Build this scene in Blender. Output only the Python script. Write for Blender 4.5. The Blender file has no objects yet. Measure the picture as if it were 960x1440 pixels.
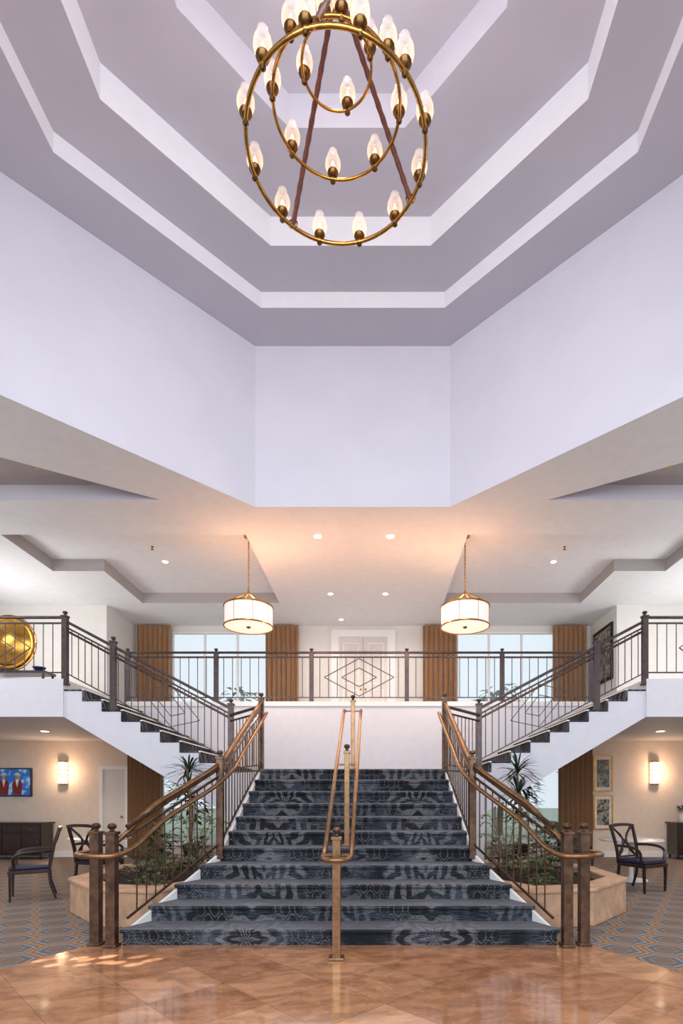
import bpy, math, random
from mathutils import Vector, Matrix
from mathutils.geometry import tessellate_polygon
random.seed(7)
PI = math.pi
S = bpy.context.scene
C = S.collection
R = math.radians

# ------------------------------------------------------------------ materials
class NT:
    def __init__(s, name):
        s.mat = bpy.data.materials.new(name); s.mat.use_nodes = True
        s.t = s.mat.node_tree; s.b = s.t.nodes['Principled BSDF']
    def n(s, typ): return s.t.nodes.new(typ)
    def l(s, a, b): s.t.links.new(a, b)
    def put(s, sock, v):
        if isinstance(v, (int, float)): sock.default_value = v
        elif isinstance(v, tuple): sock.default_value = v
        else: s.l(v, sock)
    def m(s, op, a, b=None, c=None, clamp=False):
        q = s.n('ShaderNodeMath'); q.operation = op; q.use_clamp = clamp
        s.put(q.inputs[0], a)
        if b is not None: s.put(q.inputs[1], b)
        if c is not None: s.put(q.inputs[2], c)
        return q.outputs[0]
    def mix(s, f, a, b, mode='MIX'):
        q = s.n('ShaderNodeMix'); q.data_type = 'RGBA'; q.blend_type = mode
        s.put(q.inputs[0], f); s.put(q.inputs[6], a); s.put(q.inputs[7], b)
        return q.outputs[2]
    def coords(s, kind='Object'):
        q = s.n('ShaderNodeTexCoord'); sp = s.n('ShaderNodeSeparateXYZ')
        s.l(q.outputs[kind], sp.inputs[0]); s.tc = q.outputs[kind]
        return sp.outputs[0], sp.outputs[1], sp.outputs[2]
    def comb(s, x, y, z=0.0):
        q = s.n('ShaderNodeCombineXYZ')
        s.put(q.inputs[0], x); s.put(q.inputs[1], y); s.put(q.inputs[2], z); return q.outputs[0]
    def noise(s, vec, scale, detail=4, rough=.55):
        q = s.n('ShaderNodeTexNoise'); s.l(vec, q.inputs['Vector'])
        q.inputs['Scale'].default_value = scale; q.inputs['Detail'].default_value = detail
        q.inputs['Roughness'].default_value = rough
        return q.outputs[0]
    def step(s, x, a, b):
        q = s.n('ShaderNodeMapRange'); q.interpolation_type = 'SMOOTHSTEP'
        s.put(q.inputs[0], x); q.inputs[1].default_value = a; q.inputs[2].default_value = b
        return q.outputs[0]
    def bump(s, h, strength=.3, dist=.01):
        q = s.n('ShaderNodeBump'); q.inputs['Strength'].default_value = strength
        q.inputs['Distance'].default_value = dist; s.l(h, q.inputs['Height'])
        s.l(q.outputs[0], s.b.inputs['Normal'])

def c4(c): return (c[0], c[1], c[2], 1.0)
def mat(name, col, rough=.6, metal=0.0, var=.12, scale=6, bump=0, bscale=60, emis=None, es=0.0, coat=0):
    n = NT(name); n.coords()
    f = n.noise(n.tc, scale)
    dark = tuple(x*(1-var) for x in col); lite = tuple(min(1, x*(1+var)) for x in col)
    n.l(n.mix(n.step(f, .3, .7), c4(dark), c4(lite)), n.b.inputs['Base Color'])
    n.b.inputs['Roughness'].default_value = rough; n.b.inputs['Metallic'].default_value = metal
    if coat: n.b.inputs['Coat Weight'].default_value = coat
    if bump: n.bump(n.noise(n.tc, bscale, 3), bump)
    if emis:
        n.b.inputs['Emission Color'].default_value = c4(emis); n.b.inputs['Emission Strength'].default_value = es
    return n.mat

M = {}
M['drum'] = mat('drum_plaster', (.725, .725, .795), .75, var=.02, scale=1.2)
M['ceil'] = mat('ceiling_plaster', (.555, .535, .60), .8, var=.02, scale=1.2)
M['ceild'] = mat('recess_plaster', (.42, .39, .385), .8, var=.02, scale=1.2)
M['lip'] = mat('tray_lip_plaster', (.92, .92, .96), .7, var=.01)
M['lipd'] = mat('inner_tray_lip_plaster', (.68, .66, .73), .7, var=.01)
M['white'] = mat('warm_white_plaster', (.80, .805, .82), .75, var=.02)
M['cool'] = mat('stair_white_plaster', (.73, .735, .80), .7, var=.02)
M['beige'] = mat('beige_wall_paint', (.73, .63, .54), .8, var=.03)
M['trim'] = mat('white_trim_paint', (.84, .83, .82), .45, var=.01)
M['bronze'] = mat('bronze', (.125, .072, .046), .32, .75, .35, 10, .1, 120)
M['dbronze'] = mat('dark_bronze', (.085, .065, .066), .36, .6, .2, 14)
M['brassrail'] = mat('aged_brass_rail', (.29, .16, .078), .28, .85, .2, 20)
M['brassmid'] = mat('satin_brass_post', (.30, .18, .095), .3, .85, .2, 20)
M['brass'] = mat('polished_brass', (.52, .29, .075), .22, 1.0, .25, 12)
M['cup'] = mat('dark_brass_cup', (.16, .085, .03), .28, 1.0, .25, 12)
M['leather'] = mat('brown_leather', (.10, .028, .014), .5, 0, .25, 30, .3, 90)
M['stone'] = mat('planter_travertine', (.62, .39, .25), .5, 0, .2, 5, .15, 25)
M['soil'] = mat('dark_soil', (.04, .025, .015), .95, 0, .4, 30, .8, 40)
M['leaf'] = mat('green_leaf', (.045, .10, .035), .45, 0, .45, 9)
M['leafd'] = mat('dark_leaf', (.018, .045, .024), .4, 0, .4, 9)
M['leafl'] = mat('pale_leaf', (.12, .19, .06), .5, 0, .35, 9)
M['tree'] = mat('garden_tree_leaf', (.08, .24, .20), .6, 0, .35, 2)
M['trunk'] = mat('plant_stem', (.17, .11, .06), .8, 0, .3, 20)
M['wood'] = mat('dark_mahogany', (.025, .009, .007), .3, 0, .35, 12, coat=.3)
M['navy'] = mat('navy_leather', (.010, .014, .05), .35, 0, .2, 20)
M['tabletop'] = mat('white_tabletop', (.80, .78, .76), .25, 0, .02)
M['black'] = mat('black_plastic', (.012, .012, .014), .3)
M['gold'] = mat('gilt_metal', (.65, .34, .07), .25, 1.0, .2, 5, .15, 12)
M['blue'] = mat('cobalt_glaze', (.02, .04, .16), .2)
M['outwall'] = mat('pale_outside_ground', (.35, .40, .30), .9, 0, .2)
M['sconce'] = mat('sconce_glow', (.9, .75, .55), .6, emis=(1, .72, .42), es=3.0)
M['lens'] = mat('downlight_lens', (1, .9, .75), .5, emis=(1, .82, .6), es=9)
M['bulb'] = mat('candle_bulb_glow', (1, .8, .5), .5, emis=(1, .42, .11), es=15)
M['diff'] = mat('pendant_diffuser', (.95, .85, .75), .5, emis=(1, .80, .62), es=.9)
M['shade'] = mat('pendant_shade_linen', (.86, .80, .76), .8, 0, .03, 80, emis=(1, .84, .76), es=.38)
M['mat_board'] = mat('cream_mat_board', (.75, .70, .6), .8)
M['doorpaint'] = mat('door_cream_paint', (.70, .65, .60), .5, var=.02)
M['upwall'] = mat('upper_cream_wall', (.75, .72, .68), .8, var=.02)

def glass_shade():
    n = NT('clear_candle_glass')
    n.b.inputs['Base Color'].default_value = (1, .93, .88, 1); n.b.inputs['Roughness'].default_value = .12
    n.b.inputs['Emission Color'].default_value = (1, .70, .44, 1)
    _, _, z = n.coords('Generated')
    n.l(n.m('ADD', n.m('MULTIPLY', n.step(z, 0, .75), -.5), .72), n.b.inputs['Emission Strength'])
    tr = n.n('ShaderNodeBsdfTransparent'); mx = n.n('ShaderNodeMixShader')
    tr.inputs[0].default_value = (1, .94, .87, 1)
    lw = n.n('ShaderNodeLayerWeight'); lw.inputs[0].default_value = .4
    f = n.m('ADD', n.m('MULTIPLY', lw.outputs[1], .7), .09, clamp=True)
    n.l(f, mx.inputs[0]); n.l(tr.outputs[0], mx.inputs[1]); n.l(n.b.outputs[0], mx.inputs[2])
    n.l(mx.outputs[0], n.t.nodes['Material Output'].inputs[0]); return n.mat
M['glass'] = glass_shade()
def pane():
    n = NT('window_pane_glass'); n.coords()
    n.b.inputs['Base Color'].default_value = (.9, .97, .96, 1); n.b.inputs['Roughness'].default_value = .05
    tr = n.n('ShaderNodeBsdfTransparent'); mx = n.n('ShaderNodeMixShader'); mx.inputs[0].default_value = .1
    tr.inputs[0].default_value = (.93, .95, .95, 1)
    n.l(tr.outputs[0], mx.inputs[1]); n.l(n.b.outputs[0], mx.inputs[2])
    n.l(mx.outputs[0], n.t.nodes['Material Output'].inputs[0]); return n.mat
M['pane'] = pane()

def curtain_mat():
    n = NT('bronze_curtain_fabric'); x, y, z = n.coords()
    f = n.noise(n.comb(n.m('MULTIPLY', x, 30.0), n.m('MULTIPLY', y, 30.0), z), 2.0)
    n.l(n.mix(f, (.27, .13, .057, 1), (.48, .275, .13, 1)), n.b.inputs['Base Color'])
    n.b.inputs['Roughness'].default_value = .5; n.b.inputs['Sheen Weight'].default_value = .2
    return n.mat
M['curtain'] = curtain_mat()

def tile_mat():
    n = NT('polished_marble_floor_tiles'); x, y, z = n.coords()
    mp = n.n('ShaderNodeMapping'); mp.inputs['Rotation'].default_value = (0, 0, R(45)); n.l(n.tc, mp.inputs[0])
    br = n.n('ShaderNodeTexBrick'); n.l(mp.outputs[0], br.inputs['Vector'])
    br.offset = 0.0; br.inputs['Scale'].default_value = 1.0
    br.inputs['Brick Width'].default_value = .61; br.inputs['Row Height'].default_value = .61
    br.inputs['Mortar Size'].default_value = .003; br.inputs['Mortar Smooth'].default_value = .1; br.inputs['Bias'].default_value = 0
    br.inputs['Color1'].default_value = (.62, .33, .18, 1); br.inputs['Color2'].default_value = (.42, .195, .095, 1)
    br.inputs['Mortar'].default_value = (.29, .14, .075, 1)
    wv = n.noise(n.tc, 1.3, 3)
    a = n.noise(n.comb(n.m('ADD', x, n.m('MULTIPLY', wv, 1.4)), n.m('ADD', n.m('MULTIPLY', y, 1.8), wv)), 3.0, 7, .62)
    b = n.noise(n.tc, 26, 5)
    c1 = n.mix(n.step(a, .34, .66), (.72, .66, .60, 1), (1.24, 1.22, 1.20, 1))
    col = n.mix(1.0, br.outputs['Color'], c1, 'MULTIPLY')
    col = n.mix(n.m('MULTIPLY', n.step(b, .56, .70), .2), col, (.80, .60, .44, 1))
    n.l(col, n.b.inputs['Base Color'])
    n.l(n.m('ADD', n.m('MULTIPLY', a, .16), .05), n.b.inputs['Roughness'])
    n.b.inputs['Coat Weight'].default_value = .5; n.b.inputs['Coat Roughness'].default_value = .07
    n.bump(n.m('SUBTRACT', 1.0, br.outputs['Fac']), .15, .002)
    return n.mat
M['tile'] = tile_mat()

def side_carpet():
    n = NT('hexagon_lattice_carpet'); x, y, z = n.coords()
    w = n.noise(n.tc, 60, 2)
    px = n.m('ADD', n.m('DIVIDE', x, .46), 100.0); py = n.m('ADD', n.m('DIVIDE', y, .42), 100.0)
    def cell(ox, oy):
        ax = n.m('SUBTRACT', n.m('MODULO', n.m('SUBTRACT', px, ox), 1.0), .5)
        ay = n.m('SUBTRACT', n.m('MODULO', n.m('SUBTRACT', py, oy), 1.7320508), .8660254)
        ax = n.m('ABSOLUTE', ax); ay = n.m('ABSOLUTE', ay)
        return n.m('MAXIMUM', ax, n.m('ADD', n.m('MULTIPLY', ax, .5), n.m('MULTIPLY', ay, .8660254)))
    d = n.m('MINIMUM', cell(0.0, 0.0), cell(.5, .8660254))
    def band(c, w_): return n.m('SUBTRACT', 1.0, n.step(n.m('ABSOLUTE', n.m('SUBTRACT', d, c)), w_*.75, w_))
    base = n.mix(n.step(d, .20, .22), (.21, .145, .105, 1), (.13, .145, .16, 1))
    col = n.mix(n.step(d, .40, .42), base, (.20, .125, .085, 1))
    col = n.mix(band(.475, .02), col, (.50, .27, .115, 1))
    col = n.mix(band(.37, .028), col, (.33, .345, .36, 1))
    col = n.mix(band(.21, .016), col, (.44, .25, .12, 1))
    col = n.mix(n.m('MULTIPLY', w, .2), col, (.12, .10, .10, 1))
    n.l(col, n.b.inputs['Base Color']); n.b.inputs['Roughness'].default_value = .95
    n.bump(w, .3, .004); return n.mat
M['carpet'] = side_carpet()

def stair_carpet():
    n = NT('charcoal_damask_stair_carpet'); x, y, z = n.coords()
    v = n.m('ADD', y, z)
    uvec = n.comb(x, v)
    st = n.noise(n.comb(n.m('MULTIPLY', x, 7.0), n.m('MULTIPLY', v, 90.0)), 1.0, 5, .75)
    big = n.noise(uvec, 1.8, 3)
    fine = n.noise(uvec, 60, 4, .75)
    sf = n.step(n.m('ADD', st, n.m('MULTIPLY', n.m('SUBTRACT', big, .5), .8)), .46, .64)
    base = n.mix(sf, (.006, .008, .014, 1), (.062, .072, .098, 1))
    per = 1.25
    def medal(cx, off, k, size):
        vv = n.m('MULTIPLY', n.m('SUBTRACT', n.m('FRACT', n.m('DIVIDE', n.m('ADD', v, off), per)), .5), per)
        uu = n.m('SUBTRACT', n.m('ABSOLUTE', x), cx)
        r = n.m('SQRT', n.m('ADD', n.m('MULTIPLY', uu, uu), n.m('MULTIPLY', n.m('MULTIPLY', vv, vv), .6)))
        th = n.m('ARCTAN2', uu, vv)
        pet = n.m('COSINE', n.m('MULTIPLY', th, k))
        pet2 = n.m('COSINE', n.m('MULTIPLY', th, k*3))
        ring = n.step(n.m('SINE', n.m('ADD', n.m('MULTIPLY', r, 40.0), n.m('ADD', n.m('MULTIPLY', pet, 2.4), n.m('MULTIPLY', pet2, .6)))), -.2, .5)
        msk = n.m('SUBTRACT', 1.0, n.step(n.m('SUBTRACT', r, n.m('MULTIPLY', pet, .07)), size-.04, size+.04))
        return ring, msk
    r1, m1 = medal(.95, .55, 6.0, .48); r2, m2 = medal(0.0, 1.15, 6.0, .34); r3, m3 = medal(1.95, 1.15, 6.0, .36)
    wear = n.step(n.m('ADD', n.m('MULTIPLY', fine, .55), n.m('MULTIPLY', st, .45)), .41, .56)
    mot = n.m('ADD', n.m('MULTIPLY', r1, m1), n.m('ADD', n.m('MULTIPLY', n.m('MULTIPLY', r2, m2), .6), n.m('MULTIPLY', n.m('MULTIPLY', r3, m3), .6)), clamp=True)
    mot = n.m('MULTIPLY', mot, n.m('ADD', n.m('MULTIPLY', wear, .8), .1))
    m_all = n.m('ADD', m1, n.m('ADD', m2, m3), clamp=True)
    lf = n.m('ABSOLUTE', n.m('ADD', n.m('COSINE', n.m('MULTIPLY', x, 2*PI/.15)), n.m('COSINE', n.m('MULTIPLY', v, 2*PI/.20))))
    lat = n.m('SUBTRACT', 1.0, n.step(n.m('ABSOLUTE', n.m('SUBTRACT', lf, .6)), .12, .3))
    lm = n.m('MULTIPLY', n.m('MULTIPLY', lat, n.step(n.noise(uvec, 1.3, 2), .42, .50)), wear)
    lm = n.m('MULTIPLY', lm, n.m('SUBTRACT', 1.0, m_all))
    col = n.mix(n.m('MULTIPLY', mot, .85), base, (.225, .215, .23, 1))
    col = n.mix(n.m('MULTIPLY', lm, .7), col, (.22, .21, .22, 1))
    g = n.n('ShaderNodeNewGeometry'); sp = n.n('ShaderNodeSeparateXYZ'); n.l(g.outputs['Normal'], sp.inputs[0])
    top_light = n.step(sp.outputs[2], .2, .8)
    col = n.mix(n.m('MULTIPLY', top_light, .5), col, n.mix(st, (.08, .088, .105, 1), (.36, .365, .39, 1)))  # light from above painted in: upward faces mixed toward paler grey
    n.l(col, n.b.inputs['Base Color']); n.b.inputs['Roughness'].default_value = .95
    n.bump(fine, .4, .004); return n.mat
M['stair'] = stair_carpet()

def art_mat(name, a, b, c, sc):
    n = NT(name); n.coords(); f = n.noise(n.tc, sc, 3); g = n.noise(n.tc, sc*2.3, 2)
    n.l(n.mix(n.step(g, .52, .58), n.mix(n.step(f, .45, .55), c4(a), c4(b)), c4(c)), n.b.inputs['Base Color'])
    n.b.inputs['Roughness'].default_value = .5; return n.mat

# ------------------------------------------------------------------ mesh builder
def wloc(o):
    v = Vector((0, 0, 0))
    while o is not None: v += o.location; o = o.parent
    return v
class MB:
    def __init__(s): s.v = []; s.f = []
    def add(s, vs, fs):
        k = len(s.v); s.v += [Vector(p) for p in vs]; s.f += [tuple(i+k for i in f) for f in fs]; return s
    def box(s, x0, y0, z0, x1, y1, z1):
        return s.add([(x0,y0,z0),(x1,y0,z0),(x1,y1,z0),(x0,y1,z0),(x0,y0,z1),(x1,y0,z1),(x1,y1,z1),(x0,y1,z1)],
                     [(0,3,2,1),(4,5,6,7),(0,1,5,4),(1,2,6,5),(2,3,7,6),(3,0,4,7)])
    def tube(s, pts, r, n=8, closed=False, caps=True):
        pts = [Vector(p) for p in pts]; N = len(pts); vs = []; fs = []
        up = None
        for i, p in enumerate(pts):
            if closed: t = pts[(i+1) % N]-pts[i-1]
            else: t = pts[min(i+1, N-1)]-pts[max(i-1, 0)]
            t.normalize()
            ref = Vector((0, 0, 1)) if abs(t.z) < .92 else (up if up is not None else Vector((1, 0, 0)))
            a = t.cross(ref)
            if a.length < 1e-5: a = t.cross(Vector((0, 1, 0)))
            a.normalize(); b = a.cross(t).normalized(); up = b.copy()
            rr = r[i] if isinstance(r, (list, tuple)) else r
            for k in range(n):
                an = 2*PI*(k+.5)/n
                vs.append(p + a*math.cos(an)*rr + b*math.sin(an)*rr)
        m = N if closed else N-1
        for i in range(m):
            for k in range(n):
                i2 = (i+1) % N; k2 = (k+1) % n
                fs.append((i*n+k, i*n+k2, i2*n+k2, i2*n+k))
        if caps and not closed:
            fs.append(tuple(range(n))[::-1]); fs.append(tuple((N-1)*n+k for k in range(n)))
        return s.add(vs, fs)
    def lathe(s, prof, c, n=16):
        vs = []; fs = []; c = Vector(c)
        for (r, z) in prof:
            for k in range(n):
                a = 2*PI*k/n; vs.append(c+Vector((r*math.cos(a), r*math.sin(a), z)))
        for i in range(len(prof)-1):
            for k in range(n):
                k2 = (k+1) % n; fs.append((i*n+k, i*n+k2, (i+1)*n+k2, (i+1)*n+k))
        if prof[0][0] > 1e-4: fs.append(tuple(range(n))[::-1])
        if prof[-1][0] > 1e-4: fs.append(tuple((len(prof)-1)*n+k for k in range(n)))
        return s.add(vs, fs)
    def ball(s, c, r, n=12):
        return s.lathe([(max(1e-5, r*math.sin(PI*i/8)), -r*math.cos(PI*i/8)) for i in range(9)], c, n)
    def prism(s, poly, a, b, f=lambda u, v, w: (u, v, w), holes=()):
        loops = [list(poly)]+[list(h) for h in holes]
        tri = tessellate_polygon([[Vector((p[0], p[1], 0)) for p in L] for L in loops])
        flat = [p for L in loops for p in L]; n = len(flat)
        vs = [f(p[0], p[1], a) for p in flat]+[f(p[0], p[1], b) for p in flat]
        fs = [tuple(t) for t in tri]+[tuple(i+n for i in t)[::-1] for t in tri]
        k = 0
        for L in loops:
            m = len(L)
            for i in range(m):
                j = (i+1) % m; fs.append((k+i, k+j, k+n+j, k+n+i))
            k += m
        return s.add(vs, fs)
    def flatpoly(s, poly, w, f=lambda u, v, w: (u, v, w), holes=()):
        loops = [list(poly)]+[list(h) for h in holes]
        tri = tessellate_polygon([[Vector((p[0], p[1], 0)) for p in L] for L in loops])
        flat = [p for L in loops for p in L]
        return s.add([f(p[0], p[1], w) for p in flat], [tuple(t) for t in tri])
    def leaf(s, base, d, up, L, W, droop=.3, seg=4):
        d = Vector(d).normalized(); base = Vector(base)
        side = d.cross(Vector((0, 0, 1)))
        if side.length < .05: side = Vector((1, 0, 0))
        side.normalize(); vs = []
        for i in range(seg+1):
            t = i/seg
            p = base + d*L*t + Vector((0, 0, -droop*L*t*t))
            w = W*math.sin(PI*min(1, t*.93+.07))**.8
            vs.append(p-side*w+Vector((0, 0, w*.25))); vs.append(p); vs.append(p+side*w+Vector((0, 0, w*.25)))
        fs = []
        for i in range(seg):
            k = 3*i; fs += [(k, k+1, k+4, k+3), (k+1, k+2, k+5, k+4)]
        return s.add(vs, fs)
    def build(s, name, m, parent=None, smooth=False, bev=0):
        off = wloc(parent) if parent else Vector((0, 0, 0))
        me = bpy.data.meshes.new(name)
        me.from_pydata([tuple(v-off) for v in s.v], [], s.f); me.validate()
        import bmesh
        b = bmesh.new(); b.from_mesh(me)
        if len(b.faces) < 60000: bmesh.ops.recalc_face_normals(b, faces=b.faces)
        b.to_mesh(me); b.free()
        if smooth:
            for p in me.polygons: p.use_smooth = True
            try: me.set_sharp_from_angle(angle=R(38))
            except Exception: pass
        me.materials.append(M[m] if isinstance(m, str) else m)
        o = bpy.data.objects.new(name, me); C.objects.link(o)
        if parent: o.parent = parent
        if bev:
            q = o.modifiers.new('bevel', 'BEVEL'); q.width = bev; q.segments = 2; q.limit_method = 'ANGLE'
        return o
def XZ(u, v, w): return (u, w, v)
def YZ(u, v, w): return (w, u, v)

def tag(o, label, cat, group=None):
    o['label'] = label; o['category'] = cat
    if group: o['group'] = group
    return o
def thing(name, label, cat, loc=(0, 0, 0), rz=0, group=None):
    o = bpy.data.objects.new(name, None); C.objects.link(o); o.location = loc; o.rotation_euler = (0, 0, rz)
    o.empty_display_size = .1
    return tag(o, label, cat, group)
def struct(o): o['kind'] = 'structure'; return o
def copy_tree(o, parent=None):
    c = o.copy(); C.objects.link(c); c.parent = parent
    for ch in list(o.children): copy_tree(ch, c)
    return c
def dup(root, loc, rz=0, label=None, group=None):
    r = copy_tree(root); r.location = loc; r.rotation_euler = (0, 0, rz)
    if label: r['label'] = label
    if group: r['group'] = group
    return r
def spline(pts, per=6):
    P = [Vector(p) for p in pts]; out = []
    for i in range(len(P)-1):
        a = P[max(i-1, 0)]; b = P[i]; c = P[i+1]; d = P[min(i+2, len(P)-1)]
        for k in range(per):
            t = k/per
            out.append(.5*((2*b)+(c-a)*t+(2*a-5*b+4*c-d)*t*t+(3*b-a-3*c+d)*t**3))
    out.append(P[-1]); return out

# ------------------------------------------------------------------ dimensions
H1, H2, HC, HL = 1.93, 3.54, 6.45, 2.88
DC = 4.97
RI = .1755; GO = .3; Y0 = 5.4
def octo(ap):
    r = ap/math.cos(PI/8)
    return [(r*math.cos(PI/8+k*PI/4), DC+r*math.sin(PI/8+k*PI/4)) for k in range(8)]
DRUM = [(4.36, 6.45), (1.63, 9.18), (-1.70, 9.18), (-4.43, 6.45), (-4.43, 3.49), (-1.70, .76), (1.63, .76), (4.36, 3.49)]
def nose(Y): return RI+(RI/GO)*(Y-Y0)
HW = [(5.2, 2.26), (5.4, 2.15), (6.6, 1.50), (8.4, 1.40), (9, 1.4)]
def halfw(Y):
    for (a, x), (b, y) in zip(HW, HW[1:]):
        if Y <= b: return x+(y-x)*max(0, (Y-a))/(b-a)
    return HW[-1][1]

# ------------------------------------------------------------------ room shell
o = MB().flatpoly([(-10.5, -3), (10.5, -3), (10.5, 13.4), (-10.5, 13.4)], -.006).build('floor_carpet', 'carpet'); struct(o)
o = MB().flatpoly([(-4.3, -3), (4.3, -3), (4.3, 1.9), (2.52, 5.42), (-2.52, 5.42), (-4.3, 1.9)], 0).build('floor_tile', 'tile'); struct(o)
tr1 = lambda s: [(s*2.1, 10.15), (s*2.1, 13.74), (s*5.6, 13.74), (s*5.6, 11.79), (s*6.72, 11.79), (s*6.72, 10.15)]
tr2 = lambda s: [(s*3.24, 8.96), (s*9.6, 8.96), (s*9.6, 5.15)]
holes = [DRUM]+[f(s) for s in (-1, 1) for f in (tr1, tr2)]
o = MB().flatpoly([(-10.5, -3), (10.5, -3), (10.5, 15.7), (-10.5, 15.7)], HC, holes=holes).build('ceiling', 'white'); struct(o)
def strip(mb, poly, z0, z1):
    n = len(poly)
    for i in range(n):
        a = poly[i]; b = poly[(i+1) % n]
        mb.add([(a[0], a[1], z0), (b[0], b[1], z0), (b[0], b[1], z1), (a[0], a[1], z1)], [(0, 1, 2, 3)])
n_ = 1
for s in (-1, 1):
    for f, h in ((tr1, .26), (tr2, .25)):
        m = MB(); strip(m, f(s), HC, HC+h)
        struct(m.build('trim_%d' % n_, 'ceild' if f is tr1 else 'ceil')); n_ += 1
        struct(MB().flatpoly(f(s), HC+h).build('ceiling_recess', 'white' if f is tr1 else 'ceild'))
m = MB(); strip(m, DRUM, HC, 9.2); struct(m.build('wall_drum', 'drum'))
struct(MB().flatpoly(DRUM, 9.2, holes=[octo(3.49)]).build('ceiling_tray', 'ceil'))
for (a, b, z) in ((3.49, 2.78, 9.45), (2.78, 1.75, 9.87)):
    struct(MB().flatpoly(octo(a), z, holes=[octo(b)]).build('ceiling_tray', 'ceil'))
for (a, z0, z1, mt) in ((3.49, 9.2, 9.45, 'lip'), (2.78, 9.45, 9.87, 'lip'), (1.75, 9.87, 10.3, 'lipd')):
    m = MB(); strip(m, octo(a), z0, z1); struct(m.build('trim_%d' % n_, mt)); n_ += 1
struct(MB().flatpoly(octo(1.75), 10.3).build('ceiling_crown', 'ceil'))

# outer side walls
struct(MB().box(-10.6, -3, 0, -10.5, 15.7, HC).build('wall_left', 'white'))
struct(MB().box(10.5, -3, 0, 10.6, 15.7, HC).build('wall_right', 'white'))
def rect(x0, z0, x1, z1): return [(x0, z0), (x1, z0), (x1, z1), (x0, z1)]
struct(MB().prism(rect(-10.5, 0, 10.5, HL), 13.3, 13.42, XZ, holes=[rect(-4.95, .35, -2.5, 2.55), rect(2.5, .35, 4.95, 2.55)]).build('wall_back_lower', 'beige'))
struct(MB().prism(rect(-6.6, H2, 6.6, HC), 15.6, 15.72, XZ, holes=[rect(-5.55, 4.1, -2.7, 6.27), rect(2.7, 4.1, 5.55, 6.27)]).build('wall_back_upper', 'upwall'))
for s, nm in ((-1, 'left'), (1, 'right')):
    x0, x1 = sorted((s*6.6, s*6.7)); struct(MB().box(x0, 13.9, H2, x1, 15.72, HC).build('wall_alcove_'+nm, 'upwall'))
    x0, x1 = sorted((s*6.7, s*10.5)); struct(MB().box(x0, 13.9, H2, x1, 14.0, HC).build('wall_gallery_'+nm, 'upwall'))
slab = [(-10.5, 9.3), (-5.05, 9.3), (-5.05, 11.67), (5.05, 11.67), (5.05, 9.3), (10.5, 9.3), (10.5, 15.7), (-10.5, 15.7)]
struct(MB().prism(slab, HL, H2).build('floor_upper', 'cool'))
struct(MB().prism([(-5.05, HL), (-2.2, 1.2), (-2.2, 0), (2.2, 0), (2.2, 1.2), (5.05, HL)], 11.67, 11.77, XZ).build('wall_landing', 'cool'))
m = MB().box(-5.04, 11.64, 3.46, 5.04, 11.67, 3.56)
struct(m.build('trim_%d' % n_, 'trim')); n_ += 1
m = MB()
for x in (-10.4, -7, -3.5, 0, 3.5, 7, 10.4): m.box(x-.08, -3.1, 0, x+.08, -2.9, HC)
for z in (.1, 3.0, HC-.1): m.box(-10.5, -3.08, z-.08, 10.5, -2.92, z+.08)
struct(m.build('window_1', 'trim'))  # unseen rear left open to let light in; entrance frames made up
struct(MB().box(-10.5, 13.27, 0, -6.45, 13.3, .14).build('baseboard_left', 'trim'))
struct(MB().box(5.0, 13.27, 0, 10.5, 13.3, .14).build('baseboard_right', 'trim'))

def window(n, x0, x1, z0, z1, Y, cols, tz):
    m = MB(); w = .05
    m.box(x0, Y-.03, z0, x0+w, Y+.06, z1); m.box(x1-w, Y-.03, z0, x1, Y+.06, z1)
    m.box(x0+w, Y-.03, z0, x1-w, Y+.06, z0+w); m.box(x0+w, Y-.03, z1-w, x1-w, Y+.06, z1)
    for k in range(1, cols):
        x = x0+(x1-x0)*k/cols; m.box(x-.03, Y-.01, z0+w, x+.03, Y+.05, z1-w)
    for t in tz: m.box(x0+w, Y-.005, t-.03, x1-w, Y+.045, t+.03)
    o = struct(m.build('window_%d' % n, 'trim'))
    MB().box(x0+.02, Y+.02, z0+.02, x1-.02, Y+.026, z1-.02).build('pane', 'pane', o)
    MB().box(x0-.06, Y-.08, z0-.05, x1+.06, Y, z0).build('window_sill', 'trim', o)
window(2, -5.55, -2.7, 4.1, 6.27, 15.6, 3, [5.55]); window(3, 2.7, 5.55, 4.1, 6.27, 15.6, 3, [5.55])
window(4, -4.95, -2.5, .35, 2.55, 13.3, 3, []); window(5, 2.5, 4.95, .35, 2.55, 13.3, 3, [])

# upper double door
m = MB().box(-.93, 15.53, H2, -.70, 15.6, 6.12).box(.70, 15.53, H2, .93, 15.6, 6.12).box(-.93, 15.53, 6.12, .93, 15.6, 6.32)
d = struct(m.build('door_1', 'trim'))
for s in (-1, 1):
    x0, x1 = sorted((s*.012, s*.70))
    lf = MB().box(x0, 15.57, H2, x1, 15.6, 6.12).build('door_leaf', 'doorpaint', d)
    cx = (x0+x1)/2
    for (za, zb) in ((3.75, 4.6), (4.75, 5.95)):
        MB().prism(rect(cx-.23, za, cx+.23, zb), 15.555, 15.57, XZ, holes=[rect(cx-.20, za+.03, cx+.20, zb-.03)]).build('door_panel', 'trim', lf)
    MB().ball((s*.07, 15.54, 4.6), .03).build('door_handle', 'brass', d, True)
m = MB().box(-6.45, 13.24, 0, -6.37, 13.3, 2.17).box(-5.82, 13.24, 0, -5.74, 13.3, 2.17).box(-6.45, 13.24, 2.17, -5.74, 13.3, 2.25)
d = struct(m.build('door_2', 'trim'))
MB().box(-6.37, 13.26, 0, -5.82, 13.3, 2.17).build('door_leaf', 'doorpaint', d)
MB().ball((-5.9, 13.22, 1.0), .03).build('door_handle', 'brass', d, True)

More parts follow.
